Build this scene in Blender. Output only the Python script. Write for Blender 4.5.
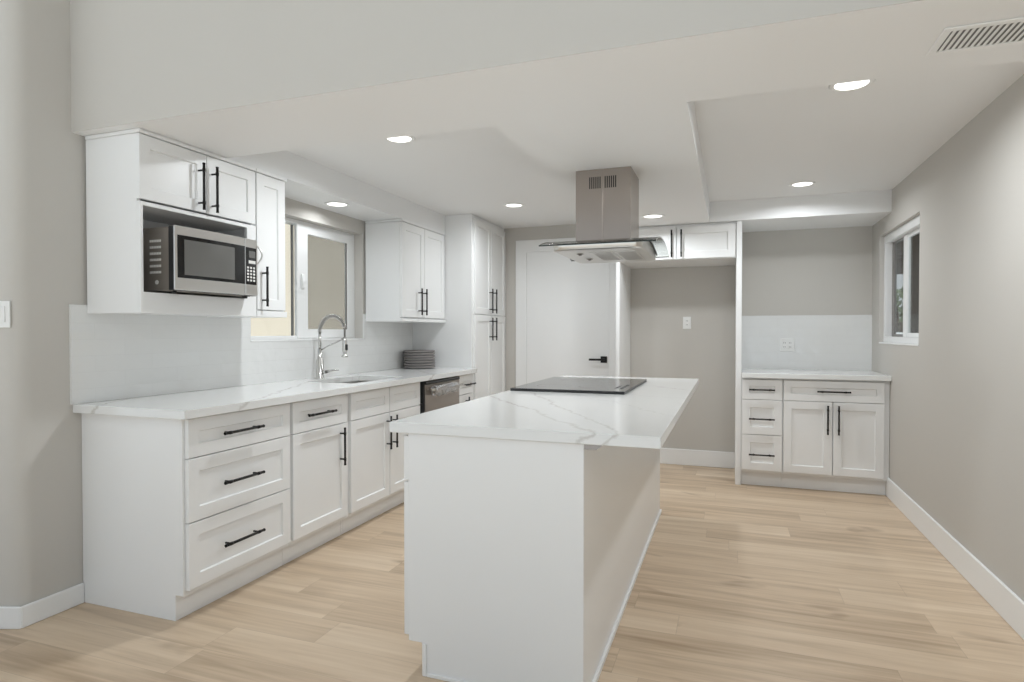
import bpy, bmesh, math, random
from mathutils import Vector, noise
scene = bpy.context.scene
for o in list(bpy.data.objects): bpy.data.objects.remove(o, do_unlink=True)
C = scene.collection

# ------------------------------------------------------------------ camera, sky, exposure
cd = bpy.data.cameras.new('camera'); cam = bpy.data.objects.new('camera', cd); C.objects.link(cam)
cam.location = (0, 0, 1.2425)
cam.rotation_euler = (math.pi/2 - 0.0148, 0, 0.3417)
cd.sensor_fit = 'HORIZONTAL'; cd.sensor_width = 36.0; cd.lens = 612.3/1024*36.0
cd.clip_start = 0.02
scene.camera = cam
w = bpy.data.worlds.new('daylight'); scene.world = w; w.use_nodes = True
wn = w.node_tree.nodes; wl = w.node_tree.links
bg = wn['Background']
tcw = wn.new('ShaderNodeTexCoord'); sx = wn.new('ShaderNodeSeparateXYZ'); cr = wn.new('ShaderNodeValToRGB')
wl.new(tcw.outputs['Generated'], sx.inputs[0]); wl.new(sx.outputs['Z'], cr.inputs[0])
cr.color_ramp.elements[0].position = 0.0; cr.color_ramp.elements[0].color = (0.87, 0.94, 1.0, 1)
cr.color_ramp.elements[1].position = 0.7; cr.color_ramp.elements[1].color = (0.76, 0.88, 1.0, 1)
wl.new(cr.outputs[0], bg.inputs[0]); bg.inputs[1].default_value = 0.80
LAMP_W = 7.6
sl = bpy.data.lights.new('sun', 'SUN'); sl.energy = 5.2; sl.angle = 0.02; sl.color = (0.87, 0.95, 1.0)
so_ = bpy.data.objects.new('sun', sl); C.objects.link(so_); so_.rotation_euler = (math.radians(27), 0, math.radians(32))   # high behind the house, falls on the added ground behind the camera
scene.view_settings.view_transform = 'Standard'; scene.view_settings.look = 'None'
scene.view_settings.gamma = 1.0; scene.view_settings.use_curve_mapping = False
scene.view_settings.exposure = 0.0

# ------------------------------------------------------------------ materials
def mat(name, col, rough=0.5, metal=0.0, **k):
    m = bpy.data.materials.new(name); m.use_nodes = True
    b = m.node_tree.nodes['Principled BSDF']
    b.inputs['Base Color'].default_value = (*col, 1); b.inputs['Roughness'].default_value = rough
    b.inputs['Metallic'].default_value = metal
    for kk, v in k.items(): b.inputs[kk.replace('_', ' ')].default_value = v
    return m
def N(m, t, **k):
    n = m.node_tree.nodes.new(t)
    for kk, v in k.items(): setattr(n, kk, v)
    return n
def LK(m, a, b): m.node_tree.links.new(a, b)
def bsdf(m): return m.node_tree.nodes['Principled BSDF']
def mathn(m, op, a, b=None, c=None):
    n = N(m, 'ShaderNodeMath', operation=op)
    for i, v in enumerate((a, b, c)):
        if v is None: continue
        if isinstance(v, (int, float)): n.inputs[i].default_value = v
        else: LK(m, v, n.inputs[i])
    return n.outputs[0]
def add_noise_bump(m, scale, strength, dist=0.002, detail=3, stretch=None, rough_var=0):
    tc = N(m, 'ShaderNodeTexCoord'); nz = N(m, 'ShaderNodeTexNoise'); bp = N(m, 'ShaderNodeBump')
    nz.inputs['Scale'].default_value = scale; nz.inputs['Detail'].default_value = detail
    src = tc.outputs['Object']
    if stretch:
        mp = N(m, 'ShaderNodeMapping'); mp.inputs['Scale'].default_value = stretch
        LK(m, src, mp.inputs[0]); src = mp.outputs[0]
    LK(m, src, nz.inputs['Vector']); LK(m, nz.outputs[0], bp.inputs['Height'])
    bp.inputs['Strength'].default_value = strength; bp.inputs['Distance'].default_value = dist
    LK(m, bp.outputs[0], bsdf(m).inputs['Normal'])
    if rough_var:
        b = bsdf(m); r0 = b.inputs['Roughness'].default_value
        LK(m, mathn(m, 'MULTIPLY_ADD', nz.outputs[0], rough_var, r0 - rough_var/2), b.inputs['Roughness'])
    return m

M = {}
M['wall'] = add_noise_bump(mat('wall_paint', (0.575, 0.55, 0.51), 0.75), 90, 0.12)
M['ceil'] = add_noise_bump(mat('ceiling_paint', (0.86, 0.86, 0.855), 0.6), 60, 0.12)
M['white'] = add_noise_bump(mat('cabinet_paint', (0.86, 0.86, 0.85), 0.32), 25, 0.03)
M['trim'] = mat('trim_paint', (0.87, 0.87, 0.86), 0.4)
M['vinyl'] = mat('window_vinyl', (0.85, 0.85, 0.84), 0.35)
M['black'] = mat('black_metal', (0.022, 0.021, 0.02), 0.4, 0.6)
M['blackplastic'] = mat('black_plastic', (0.015, 0.015, 0.015), 0.4)
M['steel'] = mat('brushed_steel', (0.66, 0.64, 0.61), 0.30, 1.0)
M['steeldark'] = mat('dark_steel', (0.30, 0.28, 0.265), 0.35, 1.0)  # plain dark grey metal for bracket, knobs and fittings
M['warmsteel'] = mat('warm_steel', (0.37, 0.325, 0.29), 0.30, 0.9)
M['housing'] = mat('grey_brown_casing', (0.27, 0.24, 0.21), 0.35, 0.3)
M['seal'] = mat('grey_seal', (0.20, 0.195, 0.185), 0.6)
M['chrome'] = mat('nickel', (0.62, 0.61, 0.59), 0.2, 1.0)
M['plastic_white'] = mat('white_plastic', (0.85, 0.85, 0.83), 0.3)
M['duct'] = mat('duct_grey', (0.24, 0.235, 0.23), 0.8)
M['cavity'] = mat('dark_cavity', (0.03, 0.028, 0.026), 0.8)
M['stone_grey'] = add_noise_bump(mat('grey_stoneware', (0.27, 0.25, 0.24), 0.5), 40, 0.1)
M['stucco'] = add_noise_bump(mat('beige_stucco', (0.86, 0.73, 0.58), 0.9), 80, 0.5, 0.004)
M['wood_dark'] = add_noise_bump(mat('weathered_wood', (0.075, 0.054, 0.038), 0.8), 20, 0.3)
M['concrete'] = mat('patio_concrete', (0.70, 0.70, 0.69), 0.9)
M['bark'] = mat('bark', (0.10, 0.075, 0.05), 0.9)

def leaf_mat():
    m = mat('foliage', (0.08, 0.12, 0.04), 0.7)
    tc = N(m, 'ShaderNodeTexCoord'); nz = N(m, 'ShaderNodeTexNoise'); nz.inputs['Scale'].default_value = 6
    r = N(m, 'ShaderNodeValToRGB'); r.color_ramp.elements[0].color = (0.05, 0.075, 0.03, 1); r.color_ramp.elements[1].color = (0.17, 0.22, 0.10, 1)
    LK(m, tc.outputs['Object'], nz.inputs['Vector']); LK(m, nz.outputs[0], r.inputs[0]); LK(m, r.outputs[0], bsdf(m).inputs['Base Color'])
    return m
M['leaf'] = leaf_mat()

def glass_mat(name, tint, refl=1.0):
    m = bpy.data.materials.new(name); m.use_nodes = True; nt = m.node_tree; nt.nodes.clear()
    out = nt.nodes.new('ShaderNodeOutputMaterial'); mx = nt.nodes.new('ShaderNodeMixShader')
    tr = nt.nodes.new('ShaderNodeBsdfTransparent'); gl = nt.nodes.new('ShaderNodeBsdfGlossy'); fr = nt.nodes.new('ShaderNodeFresnel')
    tr.inputs[0].default_value = (*tint, 1); gl.inputs['Roughness'].default_value = 0.02; gl.inputs[0].default_value = (refl, refl, refl, 1)
    ge = nt.nodes.new('ShaderNodeNewGeometry'); ma = nt.nodes.new('ShaderNodeMath'); ma.operation = 'MULTIPLY_ADD'   # straight-through pane: same reflectance on both faces
    ma.inputs[1].default_value = 1/1.45 - 1.45; ma.inputs[2].default_value = 1.45
    nt.links.new(ge.outputs['Backfacing'], ma.inputs[0]); nt.links.new(ma.outputs[0], fr.inputs[0])
    nt.links.new(fr.outputs[0], mx.inputs[0]); nt.links.new(tr.outputs[0], mx.inputs[1]); nt.links.new(gl.outputs[0], mx.inputs[2]); nt.links.new(mx.outputs[0], out.inputs[0])
    return m
M['glass'] = glass_mat('clear_glass', (0.97, 0.98, 0.97), 0.45)
M['hoodglass'] = glass_mat('hood_glass', (0.94, 0.955, 0.945), 0.55)
M['glassedge'] = mat('glass_edge', (0.02, 0.028, 0.024), 0.15)
def screen_mat():
    m = bpy.data.materials.new('insect_screen'); m.use_nodes = True; nt = m.node_tree; nt.nodes.clear()
    out = nt.nodes.new('ShaderNodeOutputMaterial'); mx = nt.nodes.new('ShaderNodeMixShader')
    tr = nt.nodes.new('ShaderNodeBsdfTransparent'); df = nt.nodes.new('ShaderNodeBsdfDiffuse'); df.inputs[0].default_value = (0.10, 0.10, 0.10, 1)
    mx.inputs[0].default_value = 0.36
    nt.links.new(tr.outputs[0], mx.inputs[1]); nt.links.new(df.outputs[0], mx.inputs[2]); nt.links.new(mx.outputs[0], out.inputs[0])
    return m
M['screen'] = screen_mat()
M['cookglass'] = mat('ceramic_glass', (0.012, 0.012, 0.012), 0.07, Specular_IOR_Level=1.0)
M['ovenglass'] = mat('oven_glass', (0.010, 0.010, 0.010), 0.12)
M['ovenwindow'] = mat('oven_window', (0.15, 0.148, 0.14), 0.12)
M['print'] = mat('pale_print', (0.72, 0.71, 0.68), 0.5)
M['wrap'] = mat('plastic_wrap', (0.75, 0.75, 0.75), 0.15, Transmission_Weight=0.65, IOR=1.3)
def emis(name, col, s):
    m = mat(name, (0.9, 0.9, 0.9), 0.5); b = bsdf(m)
    b.inputs['Emission Color'].default_value = (*col, 1); b.inputs['Emission Strength'].default_value = s
    return m
M['lens'] = emis('lamp_lens', (1.0, 0.97, 0.92), 3.0)

def marble():
    m = mat('white_quartz', (0.80, 0.80, 0.785), 0.14)
    tc = N(m, 'ShaderNodeTexCoord'); nz = N(m, 'ShaderNodeTexNoise'); nz.inputs['Scale'].default_value = 5.5; nz.inputs['Detail'].default_value = 6; nz.inputs['Roughness'].default_value = 0.62
    sp = N(m, 'ShaderNodeSeparateXYZ'); LK(m, tc.outputs['Object'], sp.inputs[0]); LK(m, tc.outputs['Object'], nz.inputs['Vector'])
    n2 = N(m, 'ShaderNodeTexNoise'); n2.inputs['Scale'].default_value = 2.0; n2.inputs['Detail'].default_value = 2; LK(m, tc.outputs['Object'], n2.inputs['Vector'])
    tot = None
    # soft diagonal veins: a . x + b . y = c, bent by noise
    for (a, b, c, wd, amp, st) in ((0.79, 0.61, 0.872, 0.012, 0.15, 0.85), (0.864, 0.503, 0.705, 0.012, 0.14, 0.95), (0.80, 0.60, 1.30, 0.008, 0.26, 0.45),
                                   (0.9, 0.42, -0.95, 0.012, 0.16, 0.9), (0.3, 0.95, 2.9, 0.010, 0.3, 0.4), (0.85, 0.5, -1.26, 0.012, 0.2, 0.9), (0.7, 0.7, 2.35, 0.01, 0.3, 0.7)):
        l = mathn(m, 'ADD', mathn(m, 'MULTIPLY', sp.outputs[0], a), mathn(m, 'MULTIPLY', sp.outputs[1], b))
        l = mathn(m, 'ADD', l, mathn(m, 'MULTIPLY_ADD', sp.outputs[2], -0.9, 0.8235))
        l = mathn(m, 'ADD', l, mathn(m, 'MULTIPLY_ADD', nz.outputs[0], amp, -c - amp/2))
        d = mathn(m, 'ABSOLUTE', l)
        v = mathn(m, 'MAXIMUM', mathn(m, 'SUBTRACT', 1.0, mathn(m, 'DIVIDE', d, wd)), 0.0)
        v = mathn(m, 'MULTIPLY', v, mathn(m, 'MULTIPLY_ADD', n2.outputs[0], st, st*0.15))
        tot = v if tot is None else mathn(m, 'ADD', tot, v)
    tot = mathn(m, 'MINIMUM', tot, 1.0)
    mx = N(m, 'ShaderNodeMix', data_type='RGBA'); LK(m, tot, mx.inputs[0])
    mx.inputs[6].default_value = (0.80, 0.80, 0.785, 1); mx.inputs[7].default_value = (0.46, 0.43, 0.39, 1)
    LK(m, mx.outputs[2], bsdf(m).inputs['Base Color'])
    return m
M['marble'] = marble()

def floor_mat():
    m = mat('oak_plank', (0.5, 0.4, 0.3), 0.38)
    tc = N(m, 'ShaderNodeTexCoord'); src = tc.outputs['Object']
    sp = N(m, 'ShaderNodeSeparateXYZ'); LK(m, src, sp.inputs[0])
    PW, PL = 0.184, 1.26
    yr = mathn(m, 'DIVIDE', sp.outputs[1], PW); row = mathn(m, 'FLOOR', yr)
    wn1 = N(m, 'ShaderNodeTexWhiteNoise', noise_dimensions='1D'); LK(m, mathn(m, 'ADD', row, 0.37), wn1.inputs['W'])
    xr = mathn(m, 'ADD', mathn(m, 'DIVIDE', sp.outputs[0], PL), mathn(m, 'MULTIPLY', wn1.outputs['Value'], 7.0)); col = mathn(m, 'FLOOR', xr)
    wn2 = N(m, 'ShaderNodeTexWhiteNoise', noise_dimensions='1D'); LK(m, mathn(m, 'ADD', mathn(m, 'MULTIPLY', row, 13.17), mathn(m, 'MULTIPLY', col, 3.71)), wn2.inputs['W'])
    rnd_ = wn2.outputs['Value']
    def edge(fr_, size):
        f = mathn(m, 'FRACT', fr_); d = mathn(m, 'MULTIPLY', mathn(m, 'MINIMUM', f, mathn(m, 'SUBTRACT', 1.0, f)), size)
        return mathn(m, 'MAXIMUM', mathn(m, 'SUBTRACT', 1.0, mathn(m, 'DIVIDE', d, 0.0016)), 0.0)
    joint = mathn(m, 'MAXIMUM', edge(yr, PW), edge(xr, PL))
    # grain coordinates are shifted for each plank so that the figure stops at the joint
    sc = N(m, 'ShaderNodeVectorMath', operation='SCALE'); cb = N(m, 'ShaderNodeCombineXYZ')
    LK(m, rnd_, cb.inputs[0]); LK(m, rnd_, cb.inputs[1]); LK(m, rnd_, cb.inputs[2])
    LK(m, cb.outputs[0], sc.inputs[0]); sc.inputs['Scale'].default_value = 37.0
    ad = N(m, 'ShaderNodeVectorMath', operation='ADD'); LK(m, src, ad.inputs[0]); LK(m, sc.outputs[0], ad.inputs[1])
    def nz(scale, st, det, dist=0.0):
        mp = N(m, 'ShaderNodeMapping'); mp.inputs['Scale'].default_value = st; LK(m, ad.outputs[0], mp.inputs[0])
        n = N(m, 'ShaderNodeTexNoise'); n.inputs['Scale'].default_value = scale; n.inputs['Detail'].default_value = det; n.inputs['Distortion'].default_value = dist
        LK(m, mp.outputs[0], n.inputs['Vector']); return n.outputs[0]
    g1 = nz(4.0, (0.35, 4.0, 1), 4, 0.6); g2 = nz(26.0, (0.08, 2.2, 1), 3); g3 = nz(2.2, (1.0, 2.6, 1), 2, 0.4)
    t = mathn(m, 'MULTIPLY_ADD', rnd_, 0.38, 0.30)
    t = mathn(m, 'ADD', t, mathn(m, 'MULTIPLY_ADD', g1, 1.05, -0.525))
    t = mathn(m, 'ADD', t, mathn(m, 'MULTIPLY_ADD', g2, 0.5, -0.25))
    rp = N(m, 'ShaderNodeValToRGB'); e = rp.color_ramp.elements
    e[0].position = 0.05; e[0].color = (0.40, 0.285, 0.185, 1)
    e[1].position = 0.95; e[1].color = (0.75, 0.61, 0.455, 1)
    el = e.new(0.5); el.color = (0.625, 0.48, 0.338, 1)
    LK(m, t, rp.inputs[0])
    # scattered knots
    kn = mathn(m, 'MULTIPLY', mathn(m, 'MAXIMUM', mathn(m, 'SUBTRACT', g3, 0.66), 0.0), 6.0)
    mk = N(m, 'ShaderNodeMix', data_type='RGBA'); LK(m, kn, mk.inputs[0]); LK(m, rp.outputs[0], mk.inputs[6]); mk.inputs[7].default_value = (0.25, 0.155, 0.09, 1)
    mj = N(m, 'ShaderNodeMix', data_type='RGBA'); LK(m, mathn(m, 'MULTIPLY', joint, 0.45), mj.inputs[0]); LK(m, mk.outputs[2], mj.inputs[6]); mj.inputs[7].default_value = (0.22, 0.15, 0.10, 1)
    LK(m, mj.outputs[2], bsdf(m).inputs['Base Color'])
    bp = N(m, 'ShaderNodeBump'); bp.inputs['Strength'].default_value = 0.15; bp.inputs['Distance'].default_value = 0.001
    LK(m, g2, bp.inputs['Height']); LK(m, bp.outputs[0], bsdf(m).inputs['Normal'])
    return m
M['floor'] = floor_mat()

def tile_mat():
    m = mat('glazed_tile', (0.78, 0.78, 0.765), 0.10)
    tc = N(m, 'ShaderNodeTexCoord'); sp = N(m, 'ShaderNodeSeparateXYZ'); cb = N(m, 'ShaderNodeCombineXYZ')
    LK(m, tc.outputs['Object'], sp.inputs[0])
    LK(m, mathn(m, 'ADD', sp.outputs[0], sp.outputs[1]), cb.inputs[0]); LK(m, sp.outputs[2], cb.inputs[1])
    br = N(m, 'ShaderNodeTexBrick'); br.offset = 0.5; LK(m, cb.outputs[0], br.inputs['Vector'])
    br.inputs['Scale'].default_value = 1; br.inputs['Brick Width'].default_value = 0.30; br.inputs['Row Height'].default_value = 0.0755
    br.inputs['Mortar Size'].default_value = 0.0011; br.inputs['Mortar Smooth'].default_value = 0.4
    br.inputs['Color1'].default_value = (0.79, 0.79, 0.775, 1); br.inputs['Color2'].default_value = (0.80, 0.80, 0.785, 1); br.inputs['Mortar'].default_value = (0.772, 0.772, 0.757, 1)
    LK(m, br.outputs['Color'], bsdf(m).inputs['Base Color'])
    nz = N(m, 'ShaderNodeTexNoise'); nz.inputs['Scale'].default_value = 9; nz.inputs['Detail'].default_value = 1.5; LK(m, tc.outputs['Object'], nz.inputs['Vector'])
    h = mathn(m, 'SUBTRACT', mathn(m, 'MULTIPLY', nz.outputs[0], 1.0), mathn(m, 'MULTIPLY', br.outputs['Fac'], 0.06))
    bp = N(m, 'ShaderNodeBump'); bp.inputs['Strength'].default_value = 0.9; bp.inputs['Distance'].default_value = 0.007
    LK(m, h, bp.inputs['Height']); LK(m, bp.outputs[0], bsdf(m).inputs['Normal'])
    return m
M['tile'] = tile_mat(); bsdf(M['tile']).inputs['IOR'].default_value = 1.75

# ------------------------------------------------------------------ mesh helpers
def box(bm, x0, x1, y0, y1, z0, z1, mi=0):
    x0, x1 = sorted((x0, x1)); y0, y1 = sorted((y0, y1)); z0, z1 = sorted((z0, z1))
    v = [bm.verts.new(p) for p in ((x0,y0,z0),(x1,y0,z0),(x1,y1,z0),(x0,y1,z0),(x0,y0,z1),(x1,y0,z1),(x1,y1,z1),(x0,y1,z1))]
    for f in ((3,2,1,0),(4,5,6,7),(0,1,5,4),(1,2,6,5),(2,3,7,6),(3,0,4,7)):
        bm.faces.new([v[i] for i in f]).material_index = mi
def _ax(axis, t, u, v):
    return {'x': (t, u, v), 'y': (u, t, v), 'z': (u, v, t)}[axis]
def hole_slab(bm, axis, t0, t1, outer, inner):
    """a slab across `axis` from t0 to t1 with one rectangular opening"""
    R = lambda r: [(r[0], r[2]), (r[1], r[2]), (r[1], r[3]), (r[0], r[3])]
    V = {}
    for k, t in ((0, t0), (1, t1)):
        V[k, 'o'] = [bm.verts.new(_ax(axis, t, *p)) for p in R(outer)]
        V[k, 'i'] = [bm.verts.new(_ax(axis, t, *p)) for p in R(inner)]
    for i in range(4):
        j = (i+1) % 4
        for k in (0, 1): bm.faces.new((V[k,'o'][i], V[k,'o'][j], V[k,'i'][j], V[k,'i'][i]))
        for q in 'oi': bm.faces.new((V[0,q][i], V[0,q][j], V[1,q][j], V[1,q][i]))
def prism(bm, axis, t0, t1, poly, mi=0):
    a = [bm.verts.new(_ax(axis, t0, *p)) for p in poly]; b = [bm.verts.new(_ax(axis, t1, *p)) for p in poly]
    fs = [bm.faces.new(a), bm.faces.new(b)]
    for i in range(len(poly)):
        j = (i+1) % len(poly); fs.append(bm.faces.new((a[i], a[j], b[j], b[i])))
    for f in fs: f.material_index = mi
def tube(bm, pts, r, n=10, caps=True):
    pts = [Vector(p) for p in pts]; rs = r if isinstance(r, (list, tuple)) else [r]*len(pts)
    rings = []; up = None
    for i, p in enumerate(pts):
        d = (pts[min(i+1, len(pts)-1)] - pts[max(i-1, 0)]).normalized()
        if up is None:
            up = Vector((0, 0, 1)) if abs(d.z) < 0.9 else Vector((1, 0, 0))
        s = d.cross(up).normalized(); up = s.cross(d).normalized()
        rings.append([bm.verts.new(p + (s*math.cos(2*math.pi*k/n) + up*math.sin(2*math.pi*k/n))*rs[i]) for k in range(n)])
    for a, b in zip(rings, rings[1:]):
        for k in range(n): bm.faces.new((a[k], a[(k+1) % n], b[(k+1) % n], b[k])).smooth = True
    if caps:
        bm.faces.new(rings[0]); bm.faces.new(rings[-1])
def lathe(bm, cx, cy, prof, n=32, mi=0):
    """profile of (radius, z) turned about a vertical axis"""
    rings = []
    for r, z in prof:
        if r < 1e-6: rings.append([bm.verts.new((cx, cy, z))])
        else: rings.append([bm.verts.new((cx + r*math.cos(2*math.pi*k/n), cy + r*math.sin(2*math.pi*k/n), z)) for k in range(n)])
    for a, b in zip(rings, rings[1:]):
        for k in range(n):
            q = [a[k % len(a)], a[(k+1) % len(a)], b[(k+1) % len(b)], b[k % len(b)]]
            q = [x for i, x in enumerate(q) if x not in q[:i]]
            if len(q) > 2:
                f = bm.faces.new(q); f.smooth = True; f.material_index = mi
def NB(): return bmesh.new()
def obj(name, bm, m, parent=None, bevel=0.0, label=None, seg=1):
    """links one mesh; its vertices come in world metres and are stored relative to the parent's base"""
    off = Vector((0, 0, 0)); p = parent
    while p is not None: off += p.location; p = p.parent
    bmesh.ops.recalc_face_normals(bm, faces=bm.faces[:])
    bmesh.ops.translate(bm, verts=bm.verts[:], vec=-off)
    me = bpy.data.meshes.new(name); bm.to_mesh(me); bm.free()
    for mm in (m if isinstance(m, (list, tuple)) else [m]): me.materials.append(M[mm])
    o = bpy.data.objects.new(name, me); C.objects.link(o)
    if parent is not None: o.parent = parent
    if bevel:
        b = o.modifiers.new('bevel', 'BEVEL'); b.width = bevel; b.segments = seg; b.limit_method = 'ANGLE'; b.angle_limit = math.radians(40)
    if label: o['label'] = label
    return o
def tag(o, label, cat, group=None):
    o['label'] = label; o['category'] = cat
    if group: o['group'] = group
    return o
def thing(name, label, cat, loc, group=None):
    o = bpy.data.objects.new(name, None); C.objects.link(o); o.location = loc; o.empty_display_size = 0.1
    return tag(o, label, cat, group)
def struct(name, bm, m, parent=None, bevel=0.0, label=None):
    o = obj(name, bm, m, parent, bevel, label)
    if parent is None: o['kind'] = 'structure'
    return o

def shaker(name, parent, face, plane, u0, u1, z0, z1, th=0.02, stile=0.058, rec=0.009):
    """one shaker front; face = '+x', '-x' or '-y', plane = its outer face"""
    s = {'+x': 1, '-x': -1, '-y': -1}[face]; ax = face[1]
    P = lambda d, u, z: _ax(ax, plane - s*d, u, z)
    bm = NB(); c = 0.004
    def ring(d, e): return [bm.verts.new(P(d, *q)) for q in ((u0+e, z0+e), (u1-e, z0+e), (u1-e, z1-e), (u0+e, z1-e))]
    stile = min(stile, 0.33*min(u1-u0, z1-z0))
    rs = [ring(th, 0), ring(0.0015, 0), ring(0, 0.0015), ring(0, stile), ring(rec, stile + c)]
    for a, b in zip(rs, rs[1:]):
        for i in range(4): bm.faces.new((a[i], a[(i+1) % 4], b[(i+1) % 4], b[i]))
    bm.faces.new(rs[0]); bm.faces.new(rs[-1])
    return obj(name, bm, 'white', parent)
def pull(parent, face, plane, along, u, z, length):
    """black bar pull with two posts and collars, centred at (u, z) on a front"""
    s = {'+x': 1, '-x': -1, '-y': -1}[face]; ax = face[1]; so = 0.034
    P = lambda d, a, b: _ax(ax, plane + s*d, a, b)
    q = (lambda t, d: P(d, u+t, z)) if along == 'u' else (lambda t, d: P(d, u, z+t))
    bm = NB(); h = length/2
    tube(bm, [q(-h, so), q(h, so)], 0.0064, 10)
    for t in (-h+0.035, h-0.035):
        tube(bm, [q(t, 0), q(t, so)], 0.0048, 8)
        tube(bm, [q(t-0.008, so), q(t+0.008, so)], 0.0078, 10)
    for t in (-h, h-0.006): tube(bm, [q(t, so), q(t+0.006, so)], 0.0072, 10)
    return obj('handle', bm, 'black', parent, label='black bar pull')

# ------------------------------------------------------------------ key planes (metres)
XW, XR, YB = -2.797, 1.134, 5.914
ZD, ZT, ZC, ZCB = 2.14, 2.303, 0.915, 0.877
YN = -1.2          # the room runs on behind the camera and opens onto daylight there
H = 3.3

# ------------------------------------------------------------------ setting
b = NB(); prism(b, 'z', -0.08, 0, [(XR+0.15,YN),(XR+0.15,YB+0.15),(XW-0.15,YB+0.15),(XW-0.15,1.80),(-5.4,0.88),(-5.4,YN)]); struct('floor', b, 'floor')
YCN = 1.715        # outside corner where the left wall turns away towards the living room
RD = Vector((-0.942, -0.335)); RN = Vector((0.335, -0.942))
def ret(a, d): return (XW + RD.x*a + RN.x*d, YCN + RD.y*a + RN.y*d)
CQ = 0.055; p0, p1, p2 = Vector((XW, YCN+CQ)), Vector((XW, YCN)), Vector(ret(CQ, 0))      # rounded plaster corner
nose = [tuple(p0*(1-u)**2 + p1*2*u*(1-u) + p2*u*u) for u in [i/16 for i in range(17)]]
b = NB(); prism(b, 'z', -0.08, H, nose + [ret(2.7, 0), ret(2.7, -0.14), (XW-0.152, YCN+CQ)]); struct('wall_return', b, 'wall')
b = NB(); prism(b, 'z', 0, 0.092, [(XW+0.014, YCN-0.006), ret(0, 0.014), ret(2.7, 0.014), ret(2.7, 0), (XW, YCN)]); struct('baseboard_return', b, 'trim', bevel=0.003)
W1 = (3.02, 4.262, 1.19, 2.03)
b = NB(); hole_slab(b, 'x', XW-0.15, XW, (YCN+CQ, YB+0.15, -0.08, H), W1); struct('wall_left', b, 'wall')
W2 = (4.545, 5.64, 1.16, 2.01)
b = NB(); hole_slab(b, 'x', XR, XR+0.108, (0.9, YB+0.15, -0.08, H), W2); struct('wall_right', b, 'wall')
b = NB(); hole_slab(b, 'y', YB, YB+0.15, (XW, XR, -0.08, H), (-1.948, -1.095, 0.0, 2.055)); struct('wall_back', b, 'wall')
b = NB(); box(b, XW, XR, 1.9465, YB, ZT, ZT+0.1); struct('ceiling', b, 'ceil')
X1, X2, YT, YS, XU = -0.967, -0.162, 2.494, 5.265, -2.45
for nm, q in (('near', (XW, XR, 1.9465, YT)), ('left', (XW, XU, YT, 5.069)), ('centre', (X1, X2, YT, YB)), ('back', (X2, XR, YS, YB))):
    b = NB(); box(b, *q, ZD, ZT); struct('soffit_' + nm, b, 'ceil')
b = NB(); prism(b, 'x', XW, XR, [(1.945,ZD),(1.9465,ZD),(1.9465,ZT+0.101),(2.0,ZT+0.101),(2.0,H),(1.945,H)]); struct('wall_header', b, 'wall')
b = NB(); prism(b, 'z', H, H+0.1, [(XR+0.15,YN),(XR+0.15,2.0),(XW-0.15,2.0),(-5.4,1.0),(-5.4,YN)]); struct('ceiling_living', b, 'ceil')
def baseboard(name, *a):
    b = NB(); box(b, *a); struct(name, b, 'trim', bevel=0.004)
BBH = 0.148
baseboard('baseboard_left', XW, XW+0.014, YCN-0.006, 1.974, 0, 0.092)
baseboard('baseboard_right', XR-0.014, XR, 0.9, 5.325, 0, BBH)
baseboard('baseboard_back', -0.894, 0.047, YB-0.014, YB, 0, BBH)
baseboard('baseboard_corner', -2.187, -2.064, YB-0.014, YB, 0, BBH)
b = NB(); prism(b, 'x', XW, XW+0.012, [(1.926,ZC+0.0005),(5.069,ZC+0.0005),(5.069,1.327),(5.069,1.385),(4.262,1.385),(4.262,1.188),(3.02,1.188),(3.02,1.366),(1.926,1.366)])
struct('backsplash_left', b, 'tile', label='glossy white tile backsplash along the sink wall')
b = NB(); box(b, 0.092, XR, YB-0.012, YB, ZC, 1.388); struct('backsplash_back', b, 'tile', label='white tile backsplash above the small corner counter')

# ------------------------------------------------------------------ windows and door
def frame(bm, axis, t0, t1, u0, u1, z0, z1, wd): hole_slab(bm, axis, t0, t1, (u0, u1, z0, z1), (u0+wd, u1-wd, z0+wd, z1-wd))
w1 = thing('window_1', 'white sliding window over the kitchen sink facing a beige wall', 'window', (XW-0.1, 3.64, 1.19)); w1['kind'] = 'structure'
b = NB(); frame(b, 'x', XW-0.135, XW-0.075, 3.02, 4.262, 1.19, 2.03, 0.026); obj('window_frame', b, 'vinyl', w1, 0.003)
b = NB(); hole_slab(b, 'x', XW-0.098, XW-0.070, (3.556, 4.237, 1.198, 2.012), (3.675, 4.155, 1.263, 1.945)); obj('sliding_sash', b, 'vinyl', w1, 0.004)
b = NB(); box(b, XW-0.086, XW-0.082, 3.665, 4.165, 1.255, 1.955); obj('window_pane', b, 'glass', w1)
b = NB(); box(b, XW-0.081, XW-0.074, 4.146, 4.156, 1.263, 1.945); obj('weather_strip', b, 'steeldark', w1)
b = NB(); frame(b, 'x', XW-0.128, XW-0.104, 3.044, 3.62, 1.200, 2.008, 0.012); obj('fixed_sash', b, 'vinyl', w1, 0.002)
b = NB(); box(b, XW-0.118, XW-0.114, 3.05, 3.61, 1.208, 2.0); obj('window_pane', b, 'glass', w1)
b = NB(); box(b, XW-0.116, XW-0.100, 3.543, 3.555, 1.213, 1.995); obj('weather_strip', b, 'seal', w1)
b = NB(); box(b, XW-0.133, XW-0.131, 3.62, 4.235, 1.217, 2.003); obj('insect_screen', b, 'screen', w1)
b = NB(); prism(b, 'y', 3.590, 3.620, [(XW-0.070,1.54),(XW-0.052,1.555),(XW-0.046,1.60),(XW-0.056,1.65),(XW-0.070,1.66)]); obj('latch', b, 'vinyl', w1, 0.003)
b = NB(); box(b, XW-0.072, XW+0.016, 3.018, 4.26, 1.181, 1.1915); obj('sill', b, 'trim', w1, 0.002)

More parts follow.
